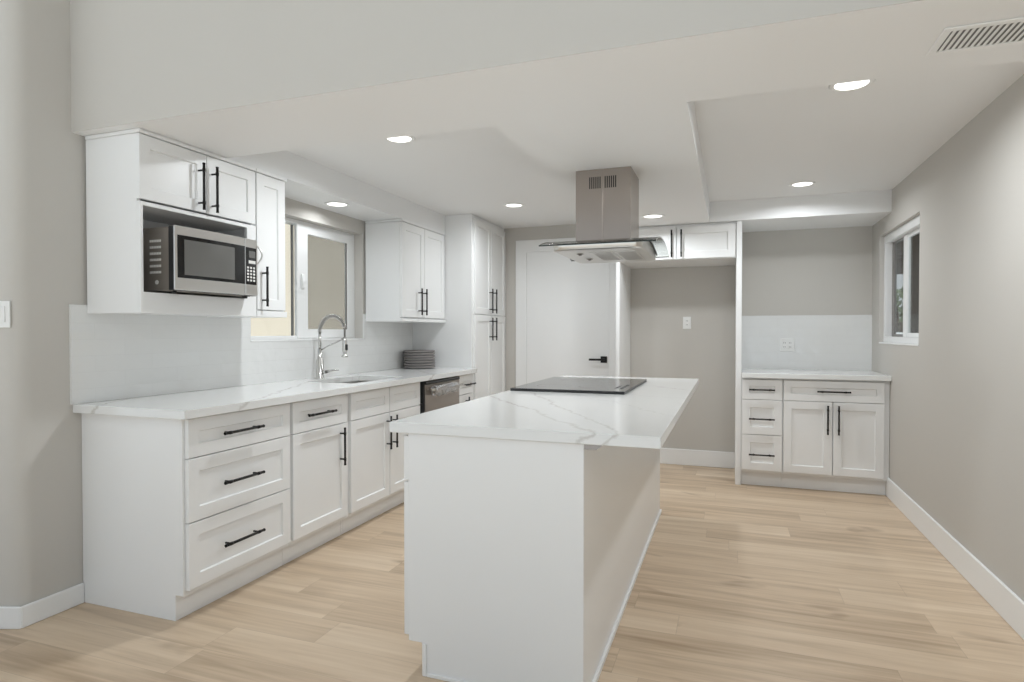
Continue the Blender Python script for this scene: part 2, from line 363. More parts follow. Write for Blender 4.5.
w2 = thing('window_2', 'white sliding window recessed in the right wall facing a covered patio', 'window', (XR+0.1, 5.09, 1.16)); w2['kind'] = 'structure'
b = NB(); hole_slab(b, 'x', XR+0.030, XR+0.105, (4.545, 5.64, 1.163, 2.01), (4.59, 5.598, 1.205, 1.948)); obj('window_frame', b, 'vinyl', w2, 0.003)
b = NB(); hole_slab(b, 'x', XR+0.078, XR+0.094, (5.135, 5.597, 1.206, 1.947), (5.15, 5.525, 1.225, 1.935)); obj('fixed_sash', b, 'steeldark', w2, 0.002, label='fixed sash coloured dark for its shadow')  # dark colour stands in for the shadow on this sash
b = NB(); box(b, XR+0.084, XR+0.088, 5.145, 5.53, 1.22, 1.94); obj('window_pane', b, 'glass', w2)
b = NB(); box(b, XR+0.062, XR+0.090, 5.108, 5.195, 1.206, 1.947); obj('meeting_stile', b, 'vinyl', w2, 0.003)
b = NB(); hole_slab(b, 'x', XR+0.066, XR+0.086, (4.591, 5.107, 1.206, 1.947), (4.63, 5.10, 1.235, 1.918)); obj('sliding_sash', b, 'vinyl', w2, 0.002)
b = NB(); box(b, XR+0.074, XR+0.078, 4.625, 5.103, 1.23, 1.925); obj('window_pane', b, 'glass', w2)
b = NB(); box(b, XR-0.003, XR+0.031, 4.545, 5.64, 1.150, 1.163); obj('sill', b, 'trim', w2, 0.002)

d1 = thing('door_1', 'plain white flush door with black lever between pantry and refrigerator alcove', 'door', (-1.52, YB, 0)); d1['kind'] = 'structure'
b = NB(); box(b, -1.9465, -1.0965, YB+0.0005, YB+0.044, 0.004, 2.053); obj('door_slab', b, 'white', d1, 0.002)
cw = 0.10
b = NB(); prism(b, 'y', YB-0.013, YB-0.0005, [(-2.060,0),(-1.943,0),(-1.943,2.048),(-1.100,2.048),(-1.100,0),(-0.99,0),(-0.99,2.172),(-2.060,2.172)])
obj('door_casing', b, 'trim', d1, 0.004)
b = NB(); box(b, -1.185, -1.122, YB-0.010, YB+0.004, 0.942, 1.005)
tube(b, [(-1.153, YB-0.005, 0.974), (-1.153, YB-0.055, 0.974)], 0.011, 12)
box(b, -1.29, -1.142, YB-0.062, YB-0.050, 0.964, 0.984)
obj('lever_handle', b, 'black', d1, 0.002, label='black door lever with square rose')

# ------------------------------------------------------------------ outdoors, seen through the two windows, plus added unseen parts
b = NB(); box(b, -6.3, -6.0, 2.2, 15.0, -0.1, 3.2); struct('wall_neighbour', b, 'stucco', label='beige stucco wall outside the sink window')
b = NB(); box(b, -6.0, XW-0.15, YN, 15.0, -0.3, -0.1); struct('ground_side', b, 'concrete')
b = NB(); box(b, XR+0.15, 14, YN, 40, -0.3, -0.1); struct('ground_patio', b, 'concrete')
b = NB(); box(b, -14, 14, -14, YN, -0.3, -0.1); struct('ground_bounce', b, 'concrete')  # unseen pale ground, added to bounce daylight up to the ceiling
pr = thing('patio_cover', 'weathered wooden patio cover outside the right window', 'patio cover', (2.6, 8.5, -0.1))
for k in range(15):
    y = 2.68 + 0.62*k; b = NB(); box(b, XR+0.16, 4.6, y, y+0.06, 2.42, 2.60); obj('rafter', b, 'wood_dark', pr)
b = NB(); box(b, XR+0.16, 4.7, 2.5, 11.6, 2.60, 2.63); obj('roof_boards', b, 'wood_dark', pr)  # roof and rafters extended out of view to block a sun patch
b = NB(); box(b, 2.2, 4.6, 11.4, 11.52, 2.18, 2.42); obj('beam', b, 'wood_dark', pr)
for x in (1.69, 4.4):
    b = NB(); box(b, x, x+0.11, 7.0 if x < 2 else 11.4, 7.1 if x < 2 else 11.52, -0.1, 2.42); obj('post', b, 'wood_dark', pr)
b = NB()
for k in range(34):
    x = 1.6 + 0.19*k; box(b, x, x+0.17, 18.0, 18.03, -0.1, 1.48 + 0.01*((k*7) % 3))
box(b, 1.6, 8.0, 18.03, 18.08, 0.2, 0.3); box(b, 1.6, 8.0, 18.03, 18.08, 1.15, 1.25)
tag(obj('garden_fence', b, 'wood_dark'), 'brown board fence far outside the right window', 'fence')
b = NB(); box(b, 1.6, 9.0, 16.6, 16.8, -0.1, 1.18); box(b, 1.55, 9.05, 16.55, 16.85, 1.18, 1.23); tag(obj('garden_wall', b, 'trim'), 'low white garden wall seen low through the right window', 'wall')
def tree(x, y, h, r, seed, label):
    t = thing('garden_tree', label, 'tree', (x, y, -0.1), 'trees beyond the patio'); rnd = random.Random(seed)
    b = NB(); tube(b, [(x, y, -0.1), (x+0.05, y, h*0.4), (x, y+0.05, h*0.8)], [0.10, 0.08, 0.03], 8); obj('trunk', b, 'bark', t)
    b = NB()
    for k in range(500):
        a = rnd.uniform(0, 6.283); q = rnd.uniform(0, 1); zz = h*(0.35 + 0.65*q); rr = r*math.sqrt(rnd.random())*math.sin(math.pi*min(1, 0.18+0.82*(1-q)))
        c = Vector((x+rr*math.cos(a), y+rr*math.sin(a), zz)); u = Vector([rnd.gauss(0, 1) for _ in range(3)]).normalized(); v = u.orthogonal().normalized(); s = rnd.uniform(0.06, 0.15)
        b.faces.new([b.verts.new(c+u*s), b.verts.new(c+v*s*0.5), b.verts.new(c-u*s), b.verts.new(c-v*s*0.5)])
    obj('foliage', b, 'leaf', t)
tree(4.35, 19.5, 2.45, 0.8, 1, 'slender green tree seen through the right window, nearer the fence')
tree(5.6, 21.5, 1.9, 1.0, 2, 'broader green tree behind the fence outside the right window')

# ------------------------------------------------------------------ left run of base cabinets
XF, XT, XC = -2.17, -2.235, -2.132     # door faces, toe kick, counter edge
def base_body(root, y0, y1, end=False):
    b = NB(); x0 = XW+0.002
    prism(b, 'y', y0, y1, [(x0,0),(XT,0),(XT,0.112),(XF-0.021,0.112),(XF-0.021,ZCB-0.001),(x0,ZCB-0.001)])
    obj('cabinet_body', b, 'white', root, 0.0015)
FT, FM, FB = 0.869, 0.700, 0.135
t = thing('base_cabinet', 'white base cabinet with three drawers at the near end of the sink run', 'cabinet', (-2.48, 2.3, 0), 'base cabinets under the sink counter')
base_body(t, 1.975, 2.640)
for z0, z1 in ((0.7015, FT), (0.4245, 0.6970), (FB, 0.4200)):
    d = shaker('drawer', t, '+x', XF, 1.988, 2.630, z0, z1); pull(d, '+x', XF, 'u', 2.277, (z0+z1)/2 if z1-z0 > .2 else 0.785, 0.245)
t = thing('base_cabinet', 'white base cabinet with one drawer over one door, left of the sink doors', 'cabinet', (-2.48, 2.9, 0), 'base cabinets under the sink counter')
base_body(t, 2.641, 3.157)
d = shaker('drawer', t, '+x', XF, 2.652, 3.138, 0.7015, FT); pull(d, '+x', XF, 'u', 2.862, 0.790, 0.242)
d = shaker('door', t, '+x', XF, 2.652, 3.138, FB, 0.697); pull(d, '+x', XF, 'z', 3.066, 0.567, 0.222)
t = thing('base_cabinet', 'white sink base cabinet with two doors and two blank fronts beneath the faucet', 'cabinet', (-2.48, 3.6, 0), 'base cabinets under the sink counter')
b = NB(); x0 = XW+0.002
for y0, y1 in ((3.158, 3.178), (4.060, 4.078)):
    prism(b, 'y', y0, y1, [(x0,0),(XT,0),(XT,0.112),(XF-0.021,0.112),(XF-0.021,ZCB-0.001),(x0,ZCB-0.001)])
box(b, x0, XF-0.021, 3.178, 4.060, 0.112, 0.13); box(b, XT-0.015, XT, 3.178, 4.060, 0, 0.112); box(b, x0, x0+0.012, 3.178, 4.060, 0.13, 0.87)
box(b, XF-0.04, XF-0.021, 3.178, 4.060, 0.13, 0.68); box(b, XF-0.04, XF-0.021, 3.178, 4.060, 0.68, ZCB-0.001)
obj('cabinet_body', b, 'white', t, 0.0015)
for y0, y1, h in ((3.178, 3.624, 3.589), (3.632, 4.062, 3.667)):
    shaker('false_front', t, '+x', XF, y0, y1, 0.7015, FT)
    d = shaker('door', t, '+x', XF, y0, y1, FB, 0.697); pull(d, '+x', XF, 'z', h, 0.567, 0.222)
b = NB(); box(b, XF-0.020, XF+0.012, 4.063, 4.077, 0.696, 0.708); obj('bumper', b, 'blackplastic', t, 0.001)
t = thing('base_cabinet', 'narrow white base cabinet between the dishwasher and the tall pantry', 'cabinet', (-2.48, 4.89, 0), 'base cabinets under the sink counter')
base_body(t, 4.712, 5.068)
d = shaker('drawer', t, '+x', XF, 4.722, 5.060, 0.7015, FT); pull(d, '+x', XF, 'u', 4.935, 0.785, 0.20)
d = shaker('door', t, '+x', XF, 4.722, 5.060, FB, 0.697); pull(d, '+x', XF, 'z', 4.895, 0.567, 0.222)

# dishwasher
t = thing('dishwasher', 'stainless dishwasher with plastic-wrapped handle under the sink counter', 'dishwasher', (-2.48, 4.39, 0))
b = NB(); box(b, XW+0.03, XF-0.02, 4.098, 4.700, 0.0, 0.868); obj('tub_casing', b, 'steeldark', t, 0.002)
b = NB(); box(b, XF-0.018, -2.143, 4.094, 4.704, 0.115, 0.846); obj('door', b, 'warmsteel', t, 0.003)
b = NB(); box(b, XF-0.018, -2.140, 4.094, 4.704, 0.848, 0.870); obj('control_strip', b, 'blackplastic', t, 0.002, label='black top control strip with the counter shadow in its colour')  # real controls; the black also paints the shade under the counter
b = NB(); box(b, XT-0.012, XT, 4.094, 4.704, 0.0, 0.112); obj('kick_plate', b, 'blackplastic', t, 0.002)
b = NB(); box(b, XF-0.015, -2.150, 4.081, 4.0935, 0.112, 0.868); obj('side_edge', b, 'blackplastic', t); 
hb = NB(); tube(hb, [(-2.143, 4.16, 0.806), (-2.100, 4.16, 0.806)], 0.007, 8); tube(hb, [(-2.143, 4.64, 0.806), (-2.100, 4.64, 0.806)], 0.007, 8); tube(hb, [(-2.100, 4.13, 0.806), (-2.100, 4.67, 0.806)], 0.010, 12)
hd = obj('handle', hb, 'steel', t)
b = NB(); n = 30; rings = []
for i in range(61):
    y = 4.150 + 0.425*i/60; ring = []
    for k in range(n):
        a = 2*math.pi*k/n; nn = noise.noise(Vector((y*38, math.cos(a)*2.2, math.sin(a)*2.2))); n3 = noise.noise(Vector((y*14+5, math.cos(a), math.sin(a))))
        r = 0.020 + 0.011*nn + 0.008*n3; dz = -0.022 if math.sin(a) < 0 else 0
        ring.append(b.verts.new((max(-2.141, -2.101 + r*math.cos(a)), y, 0.806 + r*1.25*math.sin(a) + dz*(-math.sin(a)))))
    rings.append(ring)
for p, q in zip(rings, rings[1:]):
    for k in range(n): b.faces.new((p[k], p[(k+1) % n], q[(k+1) % n], q[k]))
obj('plastic_wrap', b, 'wrap', hd, label='crumpled clear plastic wrap')

# worktop, sink
SK = (-2.63, -2.255, 3.32, 3.95)
b = NB(); hole_slab(b, 'z', ZCB, ZC, (XW+0.001, XC, 1.936, 5.069), SK)
tag(obj('countertop', b, 'marble', bevel=0.002), 'long white veined quartz countertop around the sink', 'countertop')
t = thing('kitchen_sink', 'undermount stainless steel sink in the long white counter', 'sink', (-2.4425, 3.635, 0.66))
b = NB(); e = 0.006
def ringv(x0, x1, y0, y1, z): return [b.verts.new(p) for p in ((x0,y0,z),(x1,y0,z),(x1,y1,z),(x0,y1,z))]
rs = [ringv(SK[0]-0.02, SK[1]+0.02, SK[2]-0.02, SK[3]+0.02, ZCB-0.003), ringv(SK[0]-e, SK[1]+e, SK[2]-e, SK[3]+e, ZCB-0.003), ringv(SK[0], SK[1], SK[2], SK[3], 0.69), ringv(SK[0]+0.03, SK[1]-0.03, SK[2]+0.03, SK[3]-0.03, 0.672)]
for p, q in zip(rs, rs[1:]):
    for i in range(4): b.faces.new((p[i], p[(i+1) % 4], q[(i+1) % 4], q[i]))
b.faces.new(rs[-1]); so = obj('basin', b, 'steel', t); s = so.modifiers.new('solid', 'SOLIDIFY'); s.thickness = 0.002; s.offset = -1
b = NB(); lathe(b, -2.46, 3.635, [(0.0, 0.676), (0.03, 0.676), (0.045, 0.680), (0.05, 0.674), (0.0, 0.6735)], 24); obj('drain', b, 'chrome', t)

# faucet
fx, fy = -2.695, 3.575
t = thing('kitchen_faucet', 'tall nickel spring-neck faucet standing behind the sink', 'faucet', (fx, fy, ZC))
b = NB(); lathe(b, fx, fy, [(0.0,ZC),(0.034,ZC),(0.034,ZC+0.006),(0.027,ZC+0.010),(0.027,ZC+0.125),(0.018,ZC+0.142),(0.013,ZC+0.21),(0.0,ZC+0.21)], 24); obj('faucet_body', b, 'chrome', t)
b = NB(); tube(b, [(fx, fy, ZC+0.20), (fx, fy, ZC+0.322)], 0.0095, 14); obj('riser_pipe', b, 'chrome', t)
R = 0.105; zc = ZC+0.322
arc = [(fx + R - R*math.cos(a), fy, zc + 1.10*R*math.sin(a)) for a in [math.pi*i/40 for i in range(37)]]
b = NB(); tube(b, arc, 0.0055, 8); ho = obj('hose', b, 'blackplastic', t)
coil = []; T = 34
def arcp(s):
    a = math.pi*0.9*s; return Vector((fx + R - R*math.cos(a), fy, zc + 1.10*R*math.sin(a))), Vector((-math.cos(a), 0, math.sin(a)))
for i in range(T*10+1):
    p, nrm = arcp(i/(T*10)); a = 2*math.pi*i/10; coil.append(p + nrm*0.0128*math.cos(a) + Vector((0, 0.0128*math.sin(a), 0)))
b = NB(); tube(b, coil, 0.0028, 5); obj('spring_coil', b, 'chrome', t)
ex, _, ez = arc[-1]
b = NB(); lathe(b, ex, fy, [(0, ez+0.012), (0.013, ez+0.010), (0.014, ez-0.008), (0.007, ez-0.014), (0.0065, ez-0.07), (0.0, ez-0.07)], 16); obj('hose_coupling', b, 'steeldark', t)
zs = ez-0.068
b = NB(); lathe(b, ex, fy, [(0, zs), (0.013, zs), (0.016, zs-0.03), (0.0165, zs-0.095), (0.013, zs-0.10), (0.013, zs-0.118), (0.021, zs-0.124), (0.023, zs-0.130), (0.021, zs-0.136), (0.0, zs-0.136)], 20); sh = obj('spray_head', b, 'chrome', t)
b = NB(); box(b, ex+0.006, ex+0.0190, fy-0.011, fy+0.011, zs-0.088, zs-0.048); obj('spray_button', b, 'blackplastic', sh, 0.002)
b = NB(); tube(b, [(fx, fy, ZC+0.195), (fx+0.06, fy, ZC+0.225), (ex-0.018, fy, zs-0.012)], 0.005, 8); tube(b, [(ex-0.022, fy, zs-0.02), (ex-0.022, fy, zs-0.004)], 0.006, 8); obj('docking_arm', b, 'chrome', t)
b = NB(); tube(b, [(fx+0.02, fy, ZC+0.048), (fx+0.055, fy-0.004, ZC+0.050)], 0.013, 12); tube(b, [(fx+0.05, fy-0.004, ZC+0.050), (fx+0.10, fy-0.008, ZC+0.060), (fx+0.165, fy-0.012, ZC+0.066)], [0.012, 0.007, 0.004], 10); obj('lever', b, 'chrome', t)

# stack of plates
px, py = -2.640, 4.925
pos = ['bottom plate', 'second plate from the bottom', 'third plate from the bottom', 'middle plate', 'third plate from the top', 'second plate from the top', 'topmost plate']
b = NB(); hh = 0.0
lathe(b, px, py, [(0, ZC+0.001), (0.110, ZC+0.001), (0.133, ZC+0.006), (0.140, ZC+0.014), (0.140, ZC+0.0225), (0.136, ZC+0.0238), (0.120, ZC+0.010), (0.0, ZC+0.007)], 48)
plate = obj('plate', b, 'stone_grey', bevel=0)
for k in range(7):
    o = plate if k == 0 else plate.copy()
    if k: C.objects.link(o)
    o.location = (0, 0, 0.0232*k)
    tag(o, 'grey stoneware plate, ' + pos[k] + ' of the stack by the pantry', 'plate', 'stacked grey plates on the sink counter')

# ------------------------------------------------------------------ upper cabinets, left wall
ZU = 1.327
t = thing('wall_cabinet', 'white wall cabinet holding the microwave in an open niche', 'cabinet', (-2.62, 2.35, ZU), 'upper cabinets on the sink wall')
FX = XU-0.020; x0 = XW+0.0125; xb = FX
b = NB()
box(b, x0, xb, 2.0, 2.018, ZU, 2.120); box(b, x0, xb, 2.682, 2.700, ZU, 2.118); box(b, x0, xb, 2.018, 2.682, 2.10, 2.118)
box(b, x0, xb, 2.018, 2.682, 1.805, 1.823); box(b, x0, xb, 2.018, 2.682, 1.402, 1.420); box(b, x0, x0+0.012, 2.018, 2.682, 1.420, 1.805)
obj('cabinet_body', b, 'white', t, 0.001)
b = NB(); hole_slab(b, 'x', FX, XU, (2.0, 2.700, ZU, 1.822), (2.014, 2.634, 1.421, 1.804)); obj('niche_frame', b, 'white', t, 0.0015)
b = NB(); box(b, x0, xb, 2.018, 2.682, ZU+0.004, 1.401); obj('bottom_panel', b, 'white', t)
for y0, y1, h in ((1.998, 2.365, 2.318), (2.369, 2.698, 2.400)):
    d = shaker('door', t, '+x', XU, y0, y1, 1.832, 2.117, stile=0.055); pull(d, '+x', XU, 'z', h, 1.952, 0.228)
b = NB(); box(b, x0, XU+0.005, 1.996, 2.700, 2.121, ZD-0.001); obj('top_molding', b, 'white', t, 0.003)
t = thing('wall_cabinet', 'narrow white single-door wall cabinet between microwave and window', 'cabinet', (-2.62, 2.82, ZU), 'upper cabinets on the sink wall')
b = NB(); box(b, x0, FX, 2.702, 2.945, ZU, 2.118); box(b, FX, XU+0.003, 2.702, 2.945, ZU, 1.360); obj('cabinet_body', b, 'white', t, 0.0015)
d = shaker('door', t, '+x', XU, 2.708, 2.935, 1.366, 2.117); pull(d, '+x', XU, 'z', 2.748, 1.494, 0.22)
b = NB(); box(b, x0, XU+0.006, 2.702, 2.948, 2.121, ZD-0.001); obj('top_molding', b, 'white', t, 0.003)
t = thing('wall_cabinet', 'white two-door wall cabinet between window and pantry', 'cabinet', (-2.62, 4.67, ZU), 'upper cabinets on the sink wall')
b = NB(); box(b, x0, FX, 4.285, 5.068, ZU+0.002, 2.118); box(b, x0, XU+0.004, 4.281, 5.068, ZU, 1.352); obj('cabinet_body', b, 'white', t, 0.0015)
for y0, y1, h in ((4.292, 4.668, 4.560), (4.674, 5.055, 4.645)):
    d = shaker('door', t, '+x', XU, y0, y1, 1.362, 2.117); pull(d, '+x', XU, 'z', h, 1.494, 0.22)
b = NB(); box(b, x0, XU+0.006, 4.281, 5.068, 2.121, ZD-0.001); obj('top_molding', b, 'white', t, 0.003)

# microwave
MX, my0, my1, mz0, mz1 = -2.365, 2.104, 2.624, 1.4305, 1.728
t = thing('microwave', 'stainless countertop microwave with black glass door inside the wall cabinet niche', 'microwave', (-2.56, 2.35, 1.421))
b = NB(); box(b, -2.765, MX-0.045, my0+0.008, my1-0.006, mz0, mz1-0.004); mb = obj('housing', b, 'housing', t, 0.004)
for r in range(6):
    b = NB()
    for c in range(7):
        xx = -2.464 - 0.0100*c; zz = 1.661 - 0.0288*r; box(b, xx-0.0040, xx+0.0040, my0+0.0060, my0+0.0085, zz-0.0055, zz+0.0055)
    obj('side_vent', b, 'print', mb, label='row of pale side vent slots')
b = NB(); tube(b, [(-2.486, my0+0.0060, 1.471), (-2.486, my0+0.0085, 1.471)], 0.010, 14)
obj('side_button', b, 'print', mb, label='pale round button on the side')
b = NB(); box(b, MX-0.045, MX-0.012, my0+0.002, my1-0.002, mz0+0.002, mz1-0.002); obj('door_gasket', b, 'blackplastic', t, 0.003)
yc_ = 2.526
def bulge(b, y0, y1, z0, z1, xa, bow, n=14):
    A = []; B = []
    for i in range(n+1):
        y = y0 + (y1-y0)*i/n; s = (y-my0)/(my1-my0); d = bow*(1-(2*s-1)**2)
        A.append((xa+d, y)); 
    prism(b, 'z', z0, z1, [(MX-0.012, y0)] + A + [(MX-0.012, y1)])
b = NB(); bulge(b, my0, yc_-0.001, mz0+0.004, mz1, MX-0.006, 0.012); mf = obj('door', b, 'steel', t, 0.003)
b = NB(); bulge(b, my0+0.016, yc_-0.001, mz0+0.060, mz1-0.042, MX-0.0045, 0.012); obj('door_glass', b, 'ovenglass', mf, 0.001, label='black glass door panel')
b = NB(); bulge(b, my0+0.050, yc_-0.075, mz0+0.075, mz1-0.060, MX-0.0037, 0.012); obj('viewing_window', b, 'ovenwindow', mf, label='grey see-through window')
b = NB(); bulge(b, yc_+0.001, my1, mz0+0.004, mz1, MX-0.006, 0.012); cp = obj('control_panel', b, 'steel', t, 0.003)
b = NB(); bulge(b, yc_+0.006, my1-0.012, mz0+0.060, mz1-0.045, MX-0.0045, 0.012, 4); obj('keypad_plate', b, 'ovenglass', cp)
b = NB()
def onface(y): s = (y-my0)/(my1-my0); return MX-0.0045+0.012*(1-(2*s-1)**2)
for r in range(5):
    for c in range(3):
        y = yc_+0.020+0.023*c; z = mz1-0.150-0.0165*r; box(b, onface(y), onface(y)+0.0012, y-0.0065, y+0.0065, z-0.005, z+0.005)
y = yc_+0.043; box(b, onface(y)-0.001, onface(y)+0.0012, y-0.034, y+0.032, mz1-0.128, mz1-0.112)
obj('keypad_buttons', b, 'print', cp, label='pale keypad buttons')
b = NB(); y = yc_+0.043; box(b, onface(y)-0.001, onface(y)+0.001, y-0.03, y+0.03, mz1-0.098, mz1-0.062); obj('display', b, 'ovenwindow', cp)
b = NB(); tube(b, [(MX-0.012+0.030*math.sin(math.pi*i/16), my1-0.010+0.016*math.sin(math.pi*i/16), mz1-0.020-0.115*i/16) for i in range(17)], 0.0040, 8); obj('handle', b, 'steel', t)
for yy in (my0+0.04, my1-0.04):
    for xx in (-2.72, -2.42):
        b = NB(); lathe(b, xx, yy, [(0, 1.4212), (0.012, 1.4212), (0.014, 1.4306), (0, 1.4306)], 12); obj('foot', b, 'blackplastic', t)

# pantry
t = thing('pantry_cabinet', 'tall white four-door pantry cabinet in the far left corner', 'cabinet', (-2.49, 5.49, 0))
PX = -2.187
b = NB(); prism(b, 'y', 5.070, YB-0.001, [(XW+0.001,0),(PX-0.075,0),(PX-0.075,0.112),(PX,0.112),(PX,ZT-0.001),(XW+0.001,ZT-0.001)]); obj('cabinet_body', b, 'white', t, 0.002)
for y0, y1, h in ((5.105, 5.500, 5.452), (5.506, 5.895, 5.555)):
    d = shaker('door', t, '+x', PX+0.02, y0, y1, 1.406, 2.265); pull(d, '+x', PX+0.02, 'z', h, 1.538, 0.232)
    d = shaker('door', t, '+x', PX+0.02, y0, y1, 0.135, 1.400); pull(d, '+x', PX+0.02, 'z', h, 1.270, 0.218)

# ------------------------------------------------------------------ refrigerator alcove
FY = 5.287
b = NB(); box(b, -0.928, -0.896, FY, YB-0.0185, 0.001, ZD-0.001); tag(obj('alcove_panel', b, 'white', bevel=0.002), 'tall white panel on the door side of the refrigerator alcove', 'panel', 'panels beside the refrigerator alcove')
b = NB(); box(b, 0.047, 0.090, FY, YB-0.001, 0.001, ZD-0.001); tag(obj('alcove_panel', b, 'white', bevel=0.002), 'tall white panel between refrigerator alcove and corner drawers', 'panel', 'panels beside the refrigerator alcove')
t = thing('wall_cabinet', 'white two-door cabinet above the empty refrigerator alcove', 'cabinet', (-0.42, 5.6, 1.845))
b = NB(); box(b, -0.895, 0.046, FY+0.022, YB-0.001, 1.845, ZD-0.001); obj('cabinet_body', b, 'white', t, 0.002)
for x0_, x1_, h in ((-0.888, -0.428, -0.461), (-0.420, 0.040, -0.383)):
    d = shaker('door', t, '-y', FY+0.001, x0_, x1_, 1.852, 2.118); pull(d, '-y', FY+0.001, 'z', h, 1.978, 0.226)

# ------------------------------------------------------------------ corner cabinets on the right
GY = 5.25
def corner_body(root, x0, x1):
    b = NB(); prism(b, 'x', x0, x1, [(YB-0.013,0.0),(5.325,0.0),(5.325,0.118),(GY+0.021,0.118),(GY+0.021,ZCB-0.001),(YB-0.013,ZCB-0.001)]); obj('cabinet_body', b, 'white', root, 0.0015)
t = thing('base_cabinet', 'white base cabinet with a column of three narrow drawers beside the alcove panel', 'cabinet', (0.245, 5.58, 0), 'corner base cabinets on the back wall')
corner_body(t, 0.0915, 0.397)
for z0, z1, hz in ((0.7045, 0.862, 0.784), (0.4245, 0.700, 0.551), (0.138, 0.420, 0.266)):
    d = shaker('drawer', t, '-y', GY, 0.098, 0.391, z0, z1, stile=0.06); pull(d, '-y', GY, 'u', 0.242, hz, 0.190)
t = thing('base_cabinet', 'white base cabinet with two doors under a wide drawer beside the right wall', 'cabinet', (0.76, 5.58, 0), 'corner base cabinets on the back wall')
corner_body(t, 0.3975, XR-0.001)
d = shaker('drawer', t, '-y', GY, 0.402, 1.096, 0.7045, 0.862); pull(d, '-y', GY, 'u', 0.752, 0.783, 0.23)
for x0_, x1_, h in ((0.402, 0.745, 0.712), (0.752, 1.096, 0.787)):
    d = shaker('door', t, '-y', GY, x0_, x1_, 0.138, 0.700); pull(d, '-y', GY, 'z', h, 0.566, 0.222)
b = NB(); box(b, 0.0905, XR-0.001, 5.218, YB-0.0125, ZCB, ZC); tag(obj('countertop', b, 'marble', bevel=0.002), 'short white quartz countertop in the corner by the right wall', 'countertop')

# ------------------------------------------------------------------ island
IX0, IX1, IY0, IY1 = -1.098, -0.448, 1.962, 4.303
t = thing('kitchen_island', 'white kitchen island base standing on the oak floor', 'island', ((IX0+IX1)/2, 3.13, 0))
b = NB(); prism(b, 'y', IY0, IY1, [(IX1,0),(-1.044,0),(-1.044,0.118),(IX0,0.118),(IX0,ZCB-0.001),(IX1,ZCB-0.001)]); obj('cabinet_body', b, 'white', t, 0.002)
b = NB(); box(b, -1.040, -1.024, IY0-0.006, IY0, 0.0, 0.118); box(b, -1.024, IX1+0.008, IY0-0.006, IY0, 0.0, 0.014); box(b, IX1, IX1+0.012, IY0-0.006, IY1+0.002, 0.0, 0.022); obj('base_trim', b, 'trim', t, 0.002)
n = 4; w_ = (IY1-IY0-0.02)/n
for k in range(n):
    y0 = IY0+0.004+w_*k; y1 = y0+w_-0.006
    d = shaker('drawer', t, '-x', IX0-0.020, y0, y1, 0.706, 0.864); pull(d, '-x', IX0-0.020, 'u', (y0+y1)/2, 0.785, 0.2)
    d = shaker('door', t, '-x', IX0-0.020, y0, y1, 0.138, 0.696); pull(d, '-x', IX0-0.020, 'z', y1-0.035, 0.567, 0.222)
b = NB(); prism(b, 'y', 1.964, 1.990, [(IX1,ZCB-0.001),(IX1+0.062,ZCB-0.001),(IX1+0.042,ZCB-0.019),(IX1,ZCB-0.019)]); obj('support_bracket', b, 'steeldark', t, label='small grey metal overhang bracket')
b = NB(); box(b, -1.168, -0.201, 1.948, 4.470, ZCB, ZC); tag(obj('countertop', b, 'marble', bevel=0.002), 'large white quartz countertop with soft grey veins on the island', 'countertop')

# cooktop
cx0, cx1, cy0, cy1 = -1.152, -0.515, 3.205, 4.110
t = thing('cooktop', 'black glass cooktop set on the island countertop', 'cooktop', ((cx0+cx1)/2, (cy0+cy1)/2, ZC))
b = NB(); box(b, cx0, cx1, cy0, cy1, ZC+0.011, ZC+0.0155); obj('glass_surface', b, 'cookglass', t, 0.0015)
b = NB(); frame(b, 'z', ZC, ZC+0.0108, cx0+0.002, cx1-0.002, cy0+0.002, cy1-0.002, 0.02); obj('edge_frame', b, 'blackplastic', t)
def rings(bm, x, y, r):
    k = 40
    for rr in (r,):
        A = [bm.verts.new((x+rr*math.cos(2*math.pi*i/k), y+rr*math.sin(2*math.pi*i/k), ZC+0.0157)) for i in range(k)]
        B = [bm.verts.new((x+(rr-0.002)*math.cos(2*math.pi*i/k), y+(rr-0.002)*math.sin(2*math.pi*i/k), ZC+0.0157)) for i in range(k)]
        for i in range(k): bm.faces.new((A[i], A[(i+1) % k], B[(i+1) % k], B[i]))
for x, y, r in ((-0.96, 3.44, 0.10), (-0.74, 3.44, 0.075), (-0.96, 3.86, 0.075), (-0.74, 3.86, 0.10)):
    b = NB(); rings(b, x, y, r); obj('burner_ring', b, 'steeldark', t, label='thin grey burner ring')
b = NB()
for k in range(6): box(b, -0.570, -0.550, 3.34+0.05*k, 3.375+0.05*k, ZC+0.0155, ZC+0.0159)
box(b, -0.600, -0.585, 3.38, 3.55, ZC+0.0155, ZC+0.0159)
obj('control_marks', b, 'blackplastic', t)

# range hood
hx, hy = -0.661, 3.505
t = thing('range_hood', 'stainless island range hood with curved glass canopy hanging above the cooktop', 'range hood', (hx, hy, 1.68))
b = NB(); prism(b, 'z', 1.735, ZD-0.0005, [(-0.814,3.352),(hx-0.004,3.352),(hx-0.004,3.3535),(hx+0.004,3.3535),(hx+0.004,3.352),(-0.508,3.352),(-0.508,3.655),(-0.814,3.655)]); ch = obj('chimney', b, 'warmsteel', t, 0.003)
b = NB()
for s0 in (-0.738, -0.652):
    for k in range(6): box(b, s0+0.0115*k, s0+0.0115*k+0.0062, 3.3508, 3.3525, 2.034, 2.098)
obj('vent_slots', b, 'cavity', ch, label='two groups of dark vertical vent slots')
gx0, gx1, gy0, gy1 = -0.968, -0.352, 3.150, 3.865
def gz(y): s = (y-hy)/((gy1-gy0)/2); return 1.752 - 0.052*abs(s)**2.3
b = NB(); k = 28; P = [gy0+(gy1-gy0)*i/k for i in range(k+1)]
